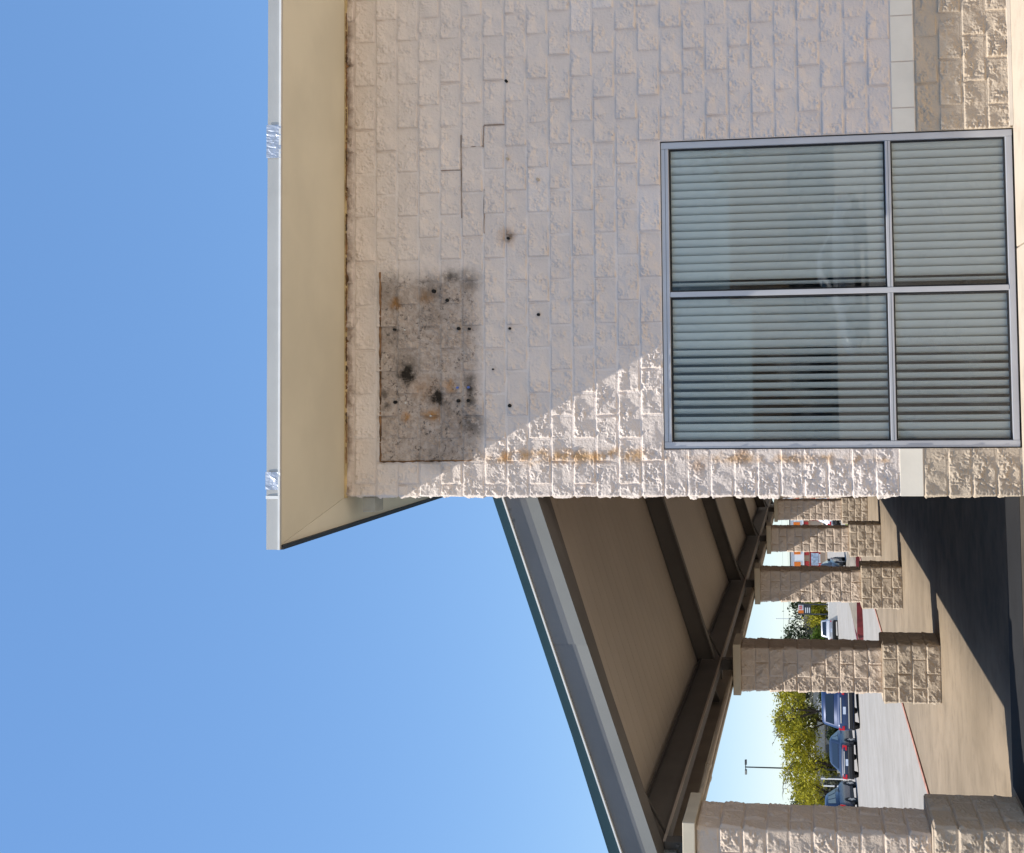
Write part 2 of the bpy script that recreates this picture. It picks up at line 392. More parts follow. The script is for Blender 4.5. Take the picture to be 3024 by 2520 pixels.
# soffit in two mitred pieces
IX, IY = XC+.005, .0
MB().prism([(OX+.035,OY+.035,ZS),(30,OY+.035,ZS),(30,IY+.02,ZS),(IX,IY+.02,ZS)], (0,0,.011)).build('front_soffit', M_SOFFIT, roof)
MB().prism([(OX+.033,OY+.038,ZS),(IX-.003,IY+.024,ZS),(IX-.003,40.4,ZS),(OX+.033,40.4,ZS)], (0,0,.011)).build('side_soffit', M_SOFFIT2, roof)
fas = MB().box(OX, 30, OY, OY+.03, ZS-.006, ZS+.106).build('fascia', M_COPING, roof)
MB().box(OX, 30, OY-.010, OY-.0005, ZS-.010, ZS+.006).build('drip_lip', M_WHITE, roof)
MB().box(OX-.004, OX+.03, OY+.031, 40.4, ZS-.020, ZS+.104).build('side_fascia', M_DARK, roof)
# foil tape patches over the fascia joints
def fx(y): return 4.434 - (y/1623.5)*(4.434-0.001)
def foil_patch(ya, yb, seed):
    rs = random.Random(seed); xa, xb = fx(yb), fx(ya); nx, nz = 5, 3
    mb = MB(); b = 0
    for i in range(nx+1):
        for j in range(nz+1):
            mb.v.append((xa+(xb-xa)*i/nx, OY-.006-rs.random()*.006, ZS-.012+.124*j/nz))
    for i in range(nx):
        for j in range(nz):
            q = i*(nz+1)+j; mb.f.append((q, q+nz+1, q+nz+2, q+1))
    n0 = len(mb.v)
    o = mb.build('foil_tape', M_FOIL, roof); md = o.modifiers.new('s', 'SOLIDIFY'); md.thickness = .002
for s, (a, b) in enumerate(((373,399),(399,423),(423,446),(446,472),(1398,1450))): foil_patch(a, b, s+3)
for ya in (1472,):
    MB().prism([(fx(ya)-.012,OY-.006,ZS-.01),(fx(ya)+.012,OY-.006,ZS-.01),(fx(ya)+.012,OY-.002,ZS+.108),(fx(ya)-.012,OY-.002,ZS+.108)], (0,-.005,0)).build('seam_strip', M_WHITE, roof)
# trim and rust line between wall and soffit
MB().box(XC-.01, XR, -.034, .004, ZS-.020, ZS-.001).build('soffit_trim', M_TRIM, roof)
rs = random.Random(5)
x = XC
while x < XR:
    l = rs.uniform(.03, .16); t = rs.uniform(.004, .014)*(2.5 if rs.random() < .15 else 1)
    if rs.random() < .9:
        mb = MB(); n = 7
        poly = [(x+l*i/n, -.040, ZS-.012-rs.uniform(0, .006)) for i in range(n+1)] + [(x+l*i/n, -.040, ZS-.020-t*rs.uniform(.1, 1)*math.sin(math.pi*(i+.4)/(n+.8))) for i in range(n, -1, -1)]
        mb.prism(poly, (0, .012, 0)).build('rust_scale', M_CAULK, roof)
    x += l + rs.uniform(-.02, .04)
# grey junction box under the side soffit
box('junction_box', plain('grey_box', (.36, .35, .30), .7), bld, .135, .27, .10, .30, 5.74, 5.86, bevel=.006)
# marks left by the sign ---------------------------------------------
X1, Z1 = px_wall(1126, 1364); X2, _ = px_wall(1126, 806)
def bead(p, q, thick, seed):
    rs = random.Random(seed); n = int((Vector(q)-Vector(p)).length/.03)
    pts = [Vector(p).lerp(Vector(q), i/n)+Vector((rs.uniform(-.003,.003), rs.uniform(-.003,.003), rs.uniform(-.003,.003))) for i in range(n+1)]
    MB().tube(pts, [thick*rs.uniform(.6, 1.3) for _ in pts], 6).build('caulk_bead', M_CAULK, bld)
bead((X1,-.021,Z1), (X2,-.021,Z1), .009, 1); bead((X1,-.021,Z1), (X1+.01,-.021,px_wall(1395,1364)[1]), .008, 2)
def cyl(mb, x, z, r, y0, y1, n=10): mb.tube([(x,y0,z),(x,y1,z)], r, n)
for x, y, r, m in ((1497,242,4.4,0),(1501,471,4.5,2),(1590,532,5,2),(1503,705,4,0),(1592,930,4.5,0),(1508,971,4,0),(1508,1198,5.5,0),(1284,861,6,0),(1324,888,5.5,0),(1168,974,4,0),(1199,975,2.6,1),
                (1357,971,5,0),(1388,972,4,0),(1170,1188,5,0),(1202,1190,2.6,1),(1356,1184,5,0),(1386,1183,5,0),(1354,1145,4.5,3),(1386,1144,4.5,3),(1275,1228,3,1),(1458,1091,2.5,0)):
    X, Z = px_wall(x, y); mb = MB(); cyl(mb, X, Z, r/330*(.8 if m in (1, 3) else 1), .0, -.040)
    mb.build('anchor_plug', (M_HOLE, M_PLUG, M_MORTAR_TAN, M_BLUE)[m], bld)
# open stepped cracks in the joints
def crack(a, b, th=.0045):
    (xa, za), (xb, zb) = px_wall(*a), px_wall(*b); n = 8; rs = random.Random(a[0]+a[1])
    MB().tube([(xa+(xb-xa)*i/n, -.009, za+(zb-za)*i/n+rs.uniform(-.002,.002)) for i in range(n+1)], [th*rs.uniform(.7, 1.2) for _ in range(n+1)], 6).build('joint_crack', plain('brown_crack', (.30, .22, .165), .95) if 'brown_crack' not in bpy.data.materials else bpy.data.materials['brown_crack'], bld)
for a, b in (((1362,400),(1364,645)),((1366,436),(1428,432)),((1304,505),(1361,503)),((1429,372),(1428,436)),((1431,560),(1430,690)),((1430,371),(1490,369))): crack(a, b)

# window ---------------------------------------------------------------
win = MB().box(WX0, WX1, .085, .10, WZ1-.03, WZ1).build('window', M_ALU, bld)
fw = .062; MX, TZ = 2.064, 1.055
def bar(x0, x1, z0, z1, y0=.008, y1=.12): return box('frame_bar', M_ALU, win, x0, x1, y0, y1, z0, z1, bevel=.004)
bar(WX0+.004, WX0+fw, .0, WZ1-.004); bar(WX1-fw, WX1-.004, .0, WZ1-.004)
bar(WX0+fw+.001, WX1-fw-.001, WZ1-fw-.01, WZ1-.004, .009); bar(WX0+fw+.001, WX1-fw-.001, .002, .058, .009)
bar(MX-.023, MX+.023, .059, WZ1-fw-.011, .007)
bar(WX0+fw+.001, MX-.024, TZ-.024, TZ+.024, .010); bar(MX+.024, WX1-fw-.001, TZ-.024, TZ+.024, .010)
for z in (TZ-.002,):
    box('bar_groove', M_GASKET, win, WX0+fw+.002, MX-.025, .0088, .0098, z-.0015, z+.0015); box('bar_groove', M_GASKET, win, MX+.025, WX1-fw-.002, .0088, .0098, z-.0015, z+.0015)
box('bar_groove', M_GASKET, win, WX0+fw+.002, WX1-fw-.002, .0078, .0088, WZ1-.043, WZ1-.040)
box('bar_groove', M_GASKET, win, WX0+.001, WX0+.003, .004, .02, 0, WZ1); box('bar_groove', M_GASKET, win, WX1-.003, WX1-.001, .004, .02, 0, WZ1); box('bar_groove', M_GASKET, win, WX0+.004, WX1-.004, .004, .02, WZ1-.003, WZ1-.001)
for xa, xb in ((WX0+fw+.003, MX-.026), (MX+.026, WX1-fw-.003)):
    for za, zb in ((.060, TZ-.026), (TZ+.026, WZ1-fw-.013)):
        box('glass_pane', M_GLASS, win, xa, xb, .052, .058, za, zb)
        MB().box(xa, xa+.012, .04, .066, za, zb).box(xb-.012, xb, .04, .066, za, zb).box(xa+.012, xb-.012, .04, .066, zb-.012, zb).box(xa+.012, xb-.012, .04, .066, za, za+.012).build('gasket', M_GASKET, win)
# vertical blinds --------------------------------------------------------
def blind(label, xa, xb, n, ang, seed, gap=None):
    t = thing('vertical_blind', label, 'blind', ((xa+xb)/2, .112, .03), 0)
    rs = random.Random(seed); cx = (xa+xb)/2
    box('head_rail', M_WHITE, t, xa-cx, xb-cx, -.03, .03, 2.95, 3.0)
    step = (xb-xa)/n; W = .089
    for i in range(n):
        x = xa+step*(i+.5)-cx
        a = math.radians(ang(i/n)+rs.uniform(-2.5, 2.5)); top = 2.945; bot = rs.uniform(.0, .012)
        if gap and i in gap: a = math.radians(76)
        a = -a
        mb = MB(); k = 5
        for j in range(k+1):
            s = (j/k-.5)*W; c = .015*(1-(2*j/k-1)**2)
            px_, py_ = s*math.cos(a)+c*math.sin(a), s*math.sin(a)-c*math.cos(a)
            sway = rs.uniform(-.0015, .0015)
            mb.v += [(px_+sway, py_, bot), (px_, py_, top)]
        for j in range(k): mb.f.append((2*j, 2*j+2, 2*j+3, 2*j+1))
        o = mb.build('vane', M_VANE, t, smooth=True); o.location = (x, 0, 0)
blind('closed grey vertical blind behind the window half nearer the wall holes, right of mullion', 2.12, 3.36, 17, lambda f: 36+5*f, 3, gap=(0,))
blind('grey vertical blind with dark slits between vanes, window half beside the building corner', .77, 2.02, 17, lambda f: 56 if .1 < f < .62 else 38, 4)

# ------------------------------------------------------------------ block columns
XCOL, YC0, SP = -2.9134, .0273+.4065, 6.6768
def column(i, label):
    t = thing('canopy_pier', label, 'column', (XCOL, YC0+SP*i, GZ), 0, 'block columns carrying the canopy')
    res = .0075 if i == 0 else (.011 if i < 3 else .02)
    def put(m, x, y, z, nm='split_block'): o = bpy.data.objects.new(nm, m); link(o, t); o.location = (x, y, z)
    bd = .2032
    box('mortar_core', M_MORTAR_TAN, t, -.404, .404, -.404, .404, -.05, 4*B-.003)
    box('shaft_core', M_COLMORTAR, t, -.3025, .3025, -.3025, .3025, 4*B, 14*B)
    r = random.Random(i+20)
    for c in range(4):           # pedestal, 32 in square
        z = c*B; H = .4064; g = J
        if c % 2 == 0:
            for sx in (-H, 0): 
                put(rough_block(H-2*g, bd, B-2*g, 'FLR', r.randrange(4), res, M_TANBLOCK), sx+g, -H, z+g)
                put(rough_block(H-2*g, bd, B-2*g, 'BLR', r.randrange(4), res, M_TANBLOCK), sx+g, H-bd, z+g)
            put(rough_block(bd, H-2*g, B-2*g, 'L', r.randrange(4), res, M_TANBLOCK), -H, -bd+g, z+g)
            put(rough_block(bd, H-2*g, B-2*g, 'R', r.randrange(4), res, M_TANBLOCK), H-bd, -bd+g, z+g)
        else:
            for sy in (-H, 0):
                put(rough_block(bd, H-2*g, B-2*g, 'LFB', r.randrange(4), res, M_TANBLOCK), -H, sy+g, z+g)
                put(rough_block(bd, H-2*g, B-2*g, 'RFB', r.randrange(4), res, M_TANBLOCK), H-bd, sy+g, z+g)
            put(rough_block(H-2*g, bd, B-2*g, 'F', r.randrange(4), res, M_TANBLOCK), -bd+g, -H, z+g)
            put(rough_block(H-2*g, bd, B-2*g, 'B', r.randrange(4), res, M_TANBLOCK), -bd+g, H-bd, z+g)
    MB().box(-.395,.395,-.395,.395,4*B-.002,4*B+.006).build('pedestal_wash', M_MORTAR_TAN, t)
    for c in range(10):          # shaft, 24 in square, pinwheel courses
        z = (4+c)*B; H = .3048; g = J; L = .4064
        if c % 2 == 0:
            P = ((-H,-H,L,bd,'FL'),(H-bd,-H,bd,L,'RF'),(-H+bd,H-bd,L,bd,'BR'),(-H,-H+bd,bd,L,'LB'))
        else:
            P = ((-H+bd,-H,L,bd,'FR'),(H-bd,-H+bd,bd,L,'RB'),(-H,H-bd,L,bd,'BL'),(-H,-H,bd,L,'LF'))
        for x, y, wx, wy, s in P:
            gx, gy = (g, 0) if wx > wy else (0, g)
            put(rough_block(wx-2*gx, wy-2*gy, B-2*g, s, r.randrange(4), res, M_COLBLOCK), x+gx, y+gy, z+g)
    box('cap', M_CAP, t, -.365, .365, -.365, .365, 14*B+.001, 14*B+.112, bevel=.006)
    return t
names = ['nearest block column, cut off by the picture edge, beside the near end of the canopy',
         'second block column from the near end, with the parked blue vehicles showing beside it',
         'third block column from the near end, beyond the red kerbed island gap',
         'fourth block column from the near end, beside the orange and white restaurant',
         'fifth block column, partly hidden by the rough corner of the building',
         'farthest block column, a sliver behind the corner of the building']
for i in range(6): column(i, names[i])

# ------------------------------------------------------------------ canopy
can = thing('canopy', 'lean-to canopy with teal roof edge and tan liner underside over the drive', 'canopy')
def zs(X): return 4.40+.316*X          # underside of the liner panels
XE = -3.5; XW = .29
def slope_box(mb, xa, xb, y0, y1, d0, d1, zf=zs):
    mb.prism([(xa,y0,zf(xa)+d0),(xb,y0,zf(xb)+d0),(xb,y0,zf(xb)+d1),(xa,y0,zf(xa)+d1)], (0, y1-y0, 0)); return mb
YB0, YB1 = .16, YC0+SP*5+.9
rf = slope_box(MB(), XE-.04, XW, YB0, YB1, .05, .12).build('roof_sheet', M_TEAL, can)
# liner panels between the rafters
ra = [YC0+SP*i for i in range(6)]
for i in range(5):
    y0, y1 = ra[i]+.075, ra[i+1]-.075; n = 21; st = (y1-y0)/n
    for k in range(n):
        o = slope_box(MB(), XE+.02, XW-.002, y0+st*k+.005, y0+st*(k+1)-.005, 0, .03).build('liner_panel', M_LINER, can)
slope_box(MB(), XE+.02, XW-.002, YB0+.05, ra[0]-.075, .0, .03).build('liner_panel', M_LINER, can)
slope_box(MB(), XE+.02, XW-.002, ra[5]+.075, YB1-.02, .0, .03).build('liner_panel', M_LINER, can)
slope_box(MB(), XE+.01, XW-.001, YB0+.05, YB1-.02, .032, .048).build('deck', M_STEEL, can)
for i, y in enumerate(ra):
    rfo = slope_box(MB(), -2.85, XW-.003, y-.008, y+.008, -.25, .0).build('rafter', M_STEEL, can)
    slope_box(MB(), -2.85, XW-.003, y-.075, y+.075, -.275, -.2505).build('bottom_flange', M_STEEL, rfo)
    slope_box(MB(), XE+.02, XW-.003, y-.0745, y+.0745, -.002, .028).build('top_flange', M_STEEL, rfo)
    slope_box(MB(), XE+.03, -2.99, y-.04, y+.04, -.13, -.003).build('outrigger', M_STEEL, rfo)
    box('bracket', M_STEEL, can, XCOL-.075, XCOL+.075, y-.075, y+.075, 14*B+GZ+.112, 3.131)
    box('bracket_plate', M_STEEL, can, XCOL-.13, XCOL+.13, y-.13, y+.13, 14*B+GZ+.1125, 14*B+GZ+.125)
    MB().tube([(XCOL+.02, y+.25, 3.16), (XCOL+.62, y+.06, zs(XCOL+.62)-.24)], .014, 6).build('fly_brace', M_STEEL, can)
    MB().tube([(XCOL+.04, y+.09, 3.14), (XCOL-.42, y+.75, 3.2)], .014, 6).build('fly_brace', M_STEEL, can)
    for dx in (-.05, .05):
        MB().tube([(XCOL+dx, y-.10, 3.0), (XCOL+dx, y-.10, 3.03)], .014, 6).build('bolt', M_STEEL, can)
eb = MB().box(XCOL-.006, XCOL+.006, ra[0]-.05, YB1-.05, 3.145, 3.455).build('eave_beam', M_STEEL, can)
MB().box(XCOL-.075, XCOL+.068, ra[0]-.05, YB1-.05, 3.131, 3.1445).build('bottom_flange', M_STEEL, eb)
MB().box(XCOL+.0685, XCOL+.079, ra[0]-.05, YB1-.05, 3.130, 3.155).build('flange_edge', M_FLANGE, eb)
MB().box(XCOL-.075, XCOL+.075, ra[0]-.05, YB1-.05, 3.4555, 3.468).build('top_flange', M_STEEL, eb)
for X, r in ((-3.022, .030), (-3.16, .030)):
    for i in range(5):
        a, b = ra[i]+.38, ra[i+1]-.38
        if i == 0: a = ra[0]+.2
        mid = a+.38*(b-a)
        zc = 14*B+GZ+.113+r
        mb = MB().tube([(X,ra[i]-.1,zc),(X,ra[i+1]-.104,zc)], r, 10)
        c = mb.build('conduit', M_PIPE, can, smooth=True)
        MB().tube([(X,mid-.05,zc),(X,mid+.05,zc)], r*1.25, 10).build('coupling', M_PIPE, c)
# outer eave trim and near rake trim
MB().box(XE-.05, XE-.0, YB0, YB1, 3.06, zs(XE)+.06).build('eave_trim', M_FLANGE, can)
MB().box(XE-.049, XE+.12, YB0+.001, YB1-.001, 3.045, 3.059).build('eave_lip', M_STEEL, can)
def zf(X): return 4.45+.338*X
YF = .10
mb = slope_box(MB(), XE-.06, XW-.01, YF, YF+.02, .006, .092, zf); mb.build('rake_cap', M_TEAL, can)
slope_box(MB(), XE-.06, XW-.01, YF-.012, YF+.02, -.008, .0055, zf).build('drip_edge', M_WHITE, can)
def rake(x0, x1, y0, d0, y1, d1, mat, name):
    MB().prism([(x0,y0,zf(x0)+d0),(x1,y0,zf(x1)+d0),(x1,y1,zf(x1)+d1),(x0,y1,zf(x0)+d1)], (0,.012,0)).build(name, mat, can)
XS = -1.02
rake(XE-.06, XS, YF+.02, -.008, YF+.024, -.215, M_CGREY, 'rake_fascia'); rake(XS-.02, XW-.01, YF+.014, -.008, YF+.018, -.235, M_CGREY, 'rake_fascia')
rake(XE-.06, XS, YF+.024, -.215, YF-.004, -.325, M_CGREY2, 'rake_lip'); rake(XS-.02, XW-.01, YF+.018, -.205, YF-.010, -.325, M_CGREY2, 'rake_lip')
rake(XE-.06, XW-.01, YF-.004, -.326, YF+.20, -.345, M_STEEL, 'rake_return')
for X in (.16, .06):
    MB().tube([(X,YF+.02,zf(X)-.03),(X,YF+.006,zf(X)-.03)], .009, 8).build('rivet', M_CGREY2, can)
# loose cable clipped below the rake
MB().tube([(.26,.5,zs(.26)-.10),(-.1,.5,zs(-.1)-.06),(-.34,.5,zs(-.34)-.10),(-.38,.5,zs(-.38)-.02),(-1.4,.52,zs(-1.4)-.02),(-2.7,.52,zs(-2.7)-.02)], .010, 6).build('cable', M_DARK, can)
box('end_plate', M_CGREY2, can, XCOL-.20, XCOL+.03, .26, .31, 3.02, 3.20); box('end_bracket', plain('rusty_plate', (.30, .25, .2), .8, 0, .4, 9), can, XCOL+.10, XCOL+.24, .28, .30, 3.28, 3.46)


# ------------------------------------------------------------------ vehicles
M_GLASSCAR = N('car_glass').done((.012, .016, .022), .05, 0, None, .9)
M_TYRE = plain('tyre_rubber', (.018, .018, .018), .85)
M_RIM = plain('alloy_rim', (.42, .42, .43), .35, .8)
M_CHROME = plain('chrome', (.75, .75, .76), .12, 1., .03)
M_TAIL = plain('tail_lamp_red', (.42, .012, .015), .15, 0, .1)
M_PLATE = plain('licence_plate', (.62, .68, .78), .5)
M_BLACKTRIM = plain('black_plastic', (.02, .02, .021), .6)
def paint(name, c, coat=.35):
    n = N(name); n.b.inputs['Coat Weight'].default_value = coat; n.b.inputs['Coat Roughness'].default_value = .05
    return n.done(c, .42, .2)
P_BLUE = paint('deep_blue_paint', (.016, .035, .10)); P_NAVY = paint('navy_paint', (.013, .022, .05)); P_BLUE2 = paint('slate_blue_paint', (.02, .038, .085))
P_SILVER = paint('silver_paint', (.55, .55, .56)); P_GREY = paint('dark_grey_paint', (.035, .034, .034)); P_WHITE = paint('white_paint', (.75, .75, .74)); P_RED = paint('red_paint', (.45, .03, .025))

T0 = lambda x: ter(x)-.06
M_RW0 = plain('white_concrete', (.62, .59, .54), .8, 0, .05)
def car(label, loc, rz, paintm, L, W, H, style, group='vehicles parked in the lot', cat='car', name='parked_car'):
    """local +Y is the front; body sections lofted along the length, then glazing, lamps and wheels"""
    t = thing(name, label, cat, loc, rz, group)
    h = L/2; wr = .36 if H > 1.6 else .325; clr = .22; w = W/2
    belt = H*.60 if style != 'pickup' else H*.60
    if style == 'suv':     S = [(-h,.40,belt*.86,.90),(-h+.06,.27,belt*.97,.97),(-h+.35,clr,belt,1),(-.2,clr,belt,1),(h*.42,clr,belt*.985,1),(h*.60,clr,belt*.95,.99),(h-.3,.25,belt*.86,.95),(h-.05,.32,belt*.74,.86),(h,.40,belt*.62,.80)]
    elif style == 'pickup': S = [(-h,.45,belt*.95,.95),(-h+.05,.40,belt,.99),(-h+.5,.34,belt,1),(-.2,.32,belt,1),(h*.42,.32,belt,1),(h*.55,.32,belt*.99,1),(h-.3,.34,belt*.93,.97),(h-.05,.36,belt*.86,.92),(h,.45,belt*.7,.88)]
    else:                  S = [(-h,.40,belt*.84,.86),(-h+.07,.30,belt*.98,.94),(-h+.5,clr,belt*1.06,.99),(-.2,clr,belt,1),(h*.42,clr,belt*.97,1),(h*.60,clr,belt*.93,.985),(h-.3,.23,belt*.82,.94),(h-.06,.28,belt*.68,.84),(h,.36,belt*.56,.76)]
    mb = MB(); prof = lambda zl, zh, k: [(0,zl),(w*k*.86,zl),(w*k*.965,zl+.10*(zh-zl)),(w*k,zl+.38*(zh-zl)),(w*k*.995,zl+.62*(zh-zl)),(w*k*.965,zl+.86*(zh-zl)),(w*k*.90,zl+.97*(zh-zl)),(w*k*.72,zh),(0,zh+.015)]
    for y, zl, zh, k in S:
        p = prof(zl, zh, k); full = p + [(-a, b) for a, b in p[-2:0:-1]]
        mb.v += [(a, y, b) for a, b in full]
    m = len(full)
    for i in range(len(S)-1):
        for j in range(m): mb.f.append((i*m+j, i*m+(j+1) % m, (i+1)*m+(j+1) % m, (i+1)*m+j))
    mb.f.append(tuple(range(m))); mb.f.append(tuple((len(S)-1)*m+j for j in range(m))[::-1])
    body = mb.build('body', paintm, t, smooth=True)
    # greenhouse rings: (z, rear y, front y, half width)
    if style == 'suv':      G = [(belt-.04,-h+.10,h*.46,w*.93),(belt+.10,-h+.17,h*.38,w*.905),(H*.93,-h+.42,h*.06,w*.80),(H*.985,-h+.50,-h*.02,w*.70),(H,-h+.75,-h*.12,w*.5)]
    elif style == 'pickup': G = [(belt-.04,-h*.10,h*.50,w*.92),(belt+.10,-h*.09,h*.43,w*.90),(H*.94,-h*.03,h*.20,w*.80),(H*.985,0,h*.13,w*.70),(H,h*.03,h*.06,w*.5)]
    else:                   G = [(belt-.02,-h*.72,h*.44,w*.90),(belt+.10,-h*.60,h*.34,w*.86),(H*.92,-h*.30,h*.06,w*.72),(H*.98,-h*.22,-h*.02,w*.62),(H,-h*.12,-h*.06,w*.42)]
    mb = MB(); ring = lambda z, a, b, k: [(-k*.86,a,z),(k*.86,a,z),(k,a+.12,z),(k,b-.16,z),(k*.84,b,z),(-k*.84,b,z),(-k,b-.16,z),(-k,a+.12,z)]
    for g in G: mb.v += ring(*g)
    for i in range(len(G)-1):
        for j in range(8): mb.f.append((i*8+j, i*8+(j+1) % 8, (i+1)*8+(j+1) % 8, (i+1)*8+j))
    mb.f.append(tuple((len(G)-1)*8+j for j in range(8)))
    gh = mb.build('cabin', paintm, t, smooth=True)
    def lerp(g0, g1, f): return [Vector(a).lerp(Vector(b), f) for a, b in zip(ring(*g0), ring(*g1))]
    lo, hi = lerp(G[1], G[2], .06), lerp(G[1], G[2], .93)
    def pane(nm, a, b, c, d, off, ins=.05):
        q = [Vector(v) for v in (a, b, c, d)]; ce = sum(q, Vector())/4; nn = (q[1]-q[0]).cross(q[3]-q[0]).normalized()
        if nn.dot(ce-Vector((0, 0, ce.z))) < 0: nn = -nn
        q = [v+(ce-v).normalized()*ins+nn*off for v in q]
        MB().prism(q, nn*.008).build(nm, M_GLASSCAR, gh)
    if style != 'pickup' or True:
        pane('rear_window', lo[0], lo[1], hi[1], hi[0], .004); pane('windscreen', lo[4], lo[5], hi[5], hi[4], .004)
    for s in (2, 7):
        a, b = (2, 3) if s == 2 else (7, 6)
        cuts = (0, .36, .70, 1) if style == 'suv' else (0, .5, 1)
        for f0, f1 in zip(cuts[:-1], cuts[1:]):
            f0 += .015; f1 -= .015
            pane('side_window', lo[a].lerp(lo[b], f0), lo[a].lerp(lo[b], f1), hi[a].lerp(hi[b], f1), hi[a].lerp(hi[b], f0), .004, .03)
    box('lower_cladding', M_BLACKTRIM, t, -w*.985, w*.985, -h+.16, h-.25, clr-.02, clr+.20, bevel=.03)
    # rear details
    zb = belt
    for sx in (-1, 1):
        x0, x1 = sorted((sx*w*.93, sx*w*.66))
        if style == 'suv': x0, x1 = sorted((sx*w*.955, sx*w*.74))
        if style == 'pickup': x0, x1 = sorted((sx*w*.955, sx*w*.82))
        MB().prism([(x0,-h+.10,zb*.66),(x1,-h+.10,zb*.66),(x1,-h+.16,zb*.92),(x0,-h+.16,zb*.92)], (0,-.125,0)).build('tail_lamp', M_TAIL, t, bevel=.015)
    box('licence_plate', M_PLATE, t, -.17, .17, -h-.022, -h+.03, zb*.60, zb*.60+.13)
    box('rear_bumper', M_BLACKTRIM, t, -w*.90, w*.90, -h-.05, -h+.2, .30, .52, bevel=.04)
    box('garnish', M_CHROME, t, -w*.62, w*.62, -h-.012, -h+.06, zb*.80, zb*.86, bevel=.01)
    if style == 'suv': box('bumper_strip', M_CHROME, t, -w*.84, w*.84, -h-.056, -h-.03, .47, .51)
    for sx in (-1, 1):
        for sy, off in ((-1, .82 if style != 'pickup' else 1.1), (1, .88)):
            y = sy*(h-off)
            MB().tube([(sx*(w*.82),y,wr),(sx*(w*1.006),y,wr)], wr*1.13, 20).build('wheel_arch', M_BLACKTRIM, t)
            wh = MB().tube([(sx*(w*.80),y,wr),(sx*(w*.99),y,wr),(sx*(w*1.022),y,wr)], [wr, wr, wr*.93], 22).build('wheel', M_TYRE, t)
            MB().tube([(sx*(w*.98),y,wr),(sx*(w*1.03),y,wr)], [wr*.66, wr*.60], 16).build('rim', M_RIM, wh)
            for k in range(5):
                an = 2*math.pi*k/5
                MB().tube([(sx*w*1.034,y+.5*wr*math.cos(an),wr+.5*wr*math.sin(an)),(sx*w*1.036,y+.5*wr*math.cos(an),wr+.5*wr*math.sin(an))], wr*.13, 6).build('rim_hole', M_BLACKTRIM, wh)
        MB().box(min(sx*w*.97, sx*w*1.13), max(sx*w*.97, sx*w*1.13), h*.30, h*.30+.10, belt+.02, belt+.17).build('mirror', M_BLACKTRIM, t, bevel=.02)
    return t
car('deep blue sport utility vehicle with red tail lamps and chrome bumper, beside the second column', (-14.45, 47.2, ter(-14.45)-.025), math.radians(3), P_BLUE, 4.75, 1.92, 1.74, 'suv')
car('navy saloon with sloping rear window parked between two taller blue vehicles', (-18.9, 53.6, ter(-18.9)-.025), math.radians(2), P_NAVY, 4.85, 1.86, 1.46, 'sedan')
car('slate blue tall vehicle half hidden by the nearest column', (-23.5, 57.6, ter(-23.5)-.025), math.radians(2), P_BLUE2, 4.6, 1.88, 1.86, 'suv')
car('silver pickup truck far off beyond the red kerbed island', (-22.5, 100.2, ter(-22.5)-.025), math.radians(9), P_SILVER, 5.2, 1.85, 1.58, 'pickup', cat='truck', name='pickup_truck')
car('dark grey car edging out behind the third column', (-10.05, 56.5, ter(-10.05)-.025), math.radians(184), P_GREY, 4.5, 1.82, 1.48, 'sedan')
car('white car parked before the restaurant in the narrow gap by the fourth column', (-7.4, 66, ter(-7.4)-.025), math.radians(4), P_WHITE, 4.6, 1.84, 1.5, 'sedan')

tag(MB().box(-21.25, -16.5, 98, 98.5, T0(-21.25), .32).build('low_wall', M_RW0, bevel=.03), 'low white concrete wall to the right of the silver pickup truck', 'wall')
# ------------------------------------------------------------------ kerbed island
isl = thing('kerbed_island', 'raised planting island edged with a red painted kerb, gravel and grass inside', 'island', (-6.9, 36, ter(-6.9)))
M_GRAVEL = concrete('gravel_bed', (.20, .17, .13), (.30, .26, .21)); M_TURF = plain('dry_turf', (.16, .17, .04), .95, 0, .35, 6)
def rrect(x0, x1, y0, y1, r, n=6):
    P = []
    for cx, cy, a in ((x1-r,y0+r,-90),(x1-r,y1-r,0),(x0+r,y1-r,90),(x0+r,y0+r,180)):
        for k in range(n+1):
            t_ = math.radians(a+90*k/n); P.append((cx+r*math.cos(t_), cy+r*math.sin(t_)))
    return P
out, inn = rrect(-2.0, 3.4, -1.6, 7, .9), rrect(-1.85, 3.25, -1.45, 6.85, .78)
mb = MB(); n = len(out); kz = lambda x: -.03*x*0
for (x, y) in out: mb.v.append((x, y, -.14))
for (x, y) in out: mb.v.append((x*.998, y*.998, .16))
for (x, y) in inn: mb.v.append((x, y, .16))
for (x, y) in inn: mb.v.append((x, y, .06))
for k in range(3):
    for i in range(n): mb.f.append((k*n+i, k*n+(i+1) % n, (k+1)*n+(i+1) % n, (k+1)*n+i))
mb.build('kerb', M_REDPAINT, isl)
r = random.Random(3)
def mound(name, mat, x0, x1):
    mb = MB(); nx, ny = 16, 18
    for i in range(nx+1):
        for j in range(ny+1):
            u, v = i/nx, j/ny; mb.v.append((x0+(x1-x0)*u, -1.44+8.28*v, .12+.26*math.sin(math.pi*u)**.6*math.sin(math.pi*v)**.6+r.uniform(-.03, .03)))
    for i in range(nx):
        for j in range(ny): q = i*(ny+1)+j; mb.f.append((q, q+ny+1, q+ny+2, q+1))
    return mb.build(name, mat, isl)
mound('gravel_bed', M_GRAVEL, -1.84, 1.2); mound('turf', M_TURF, 1.2, 3.24)

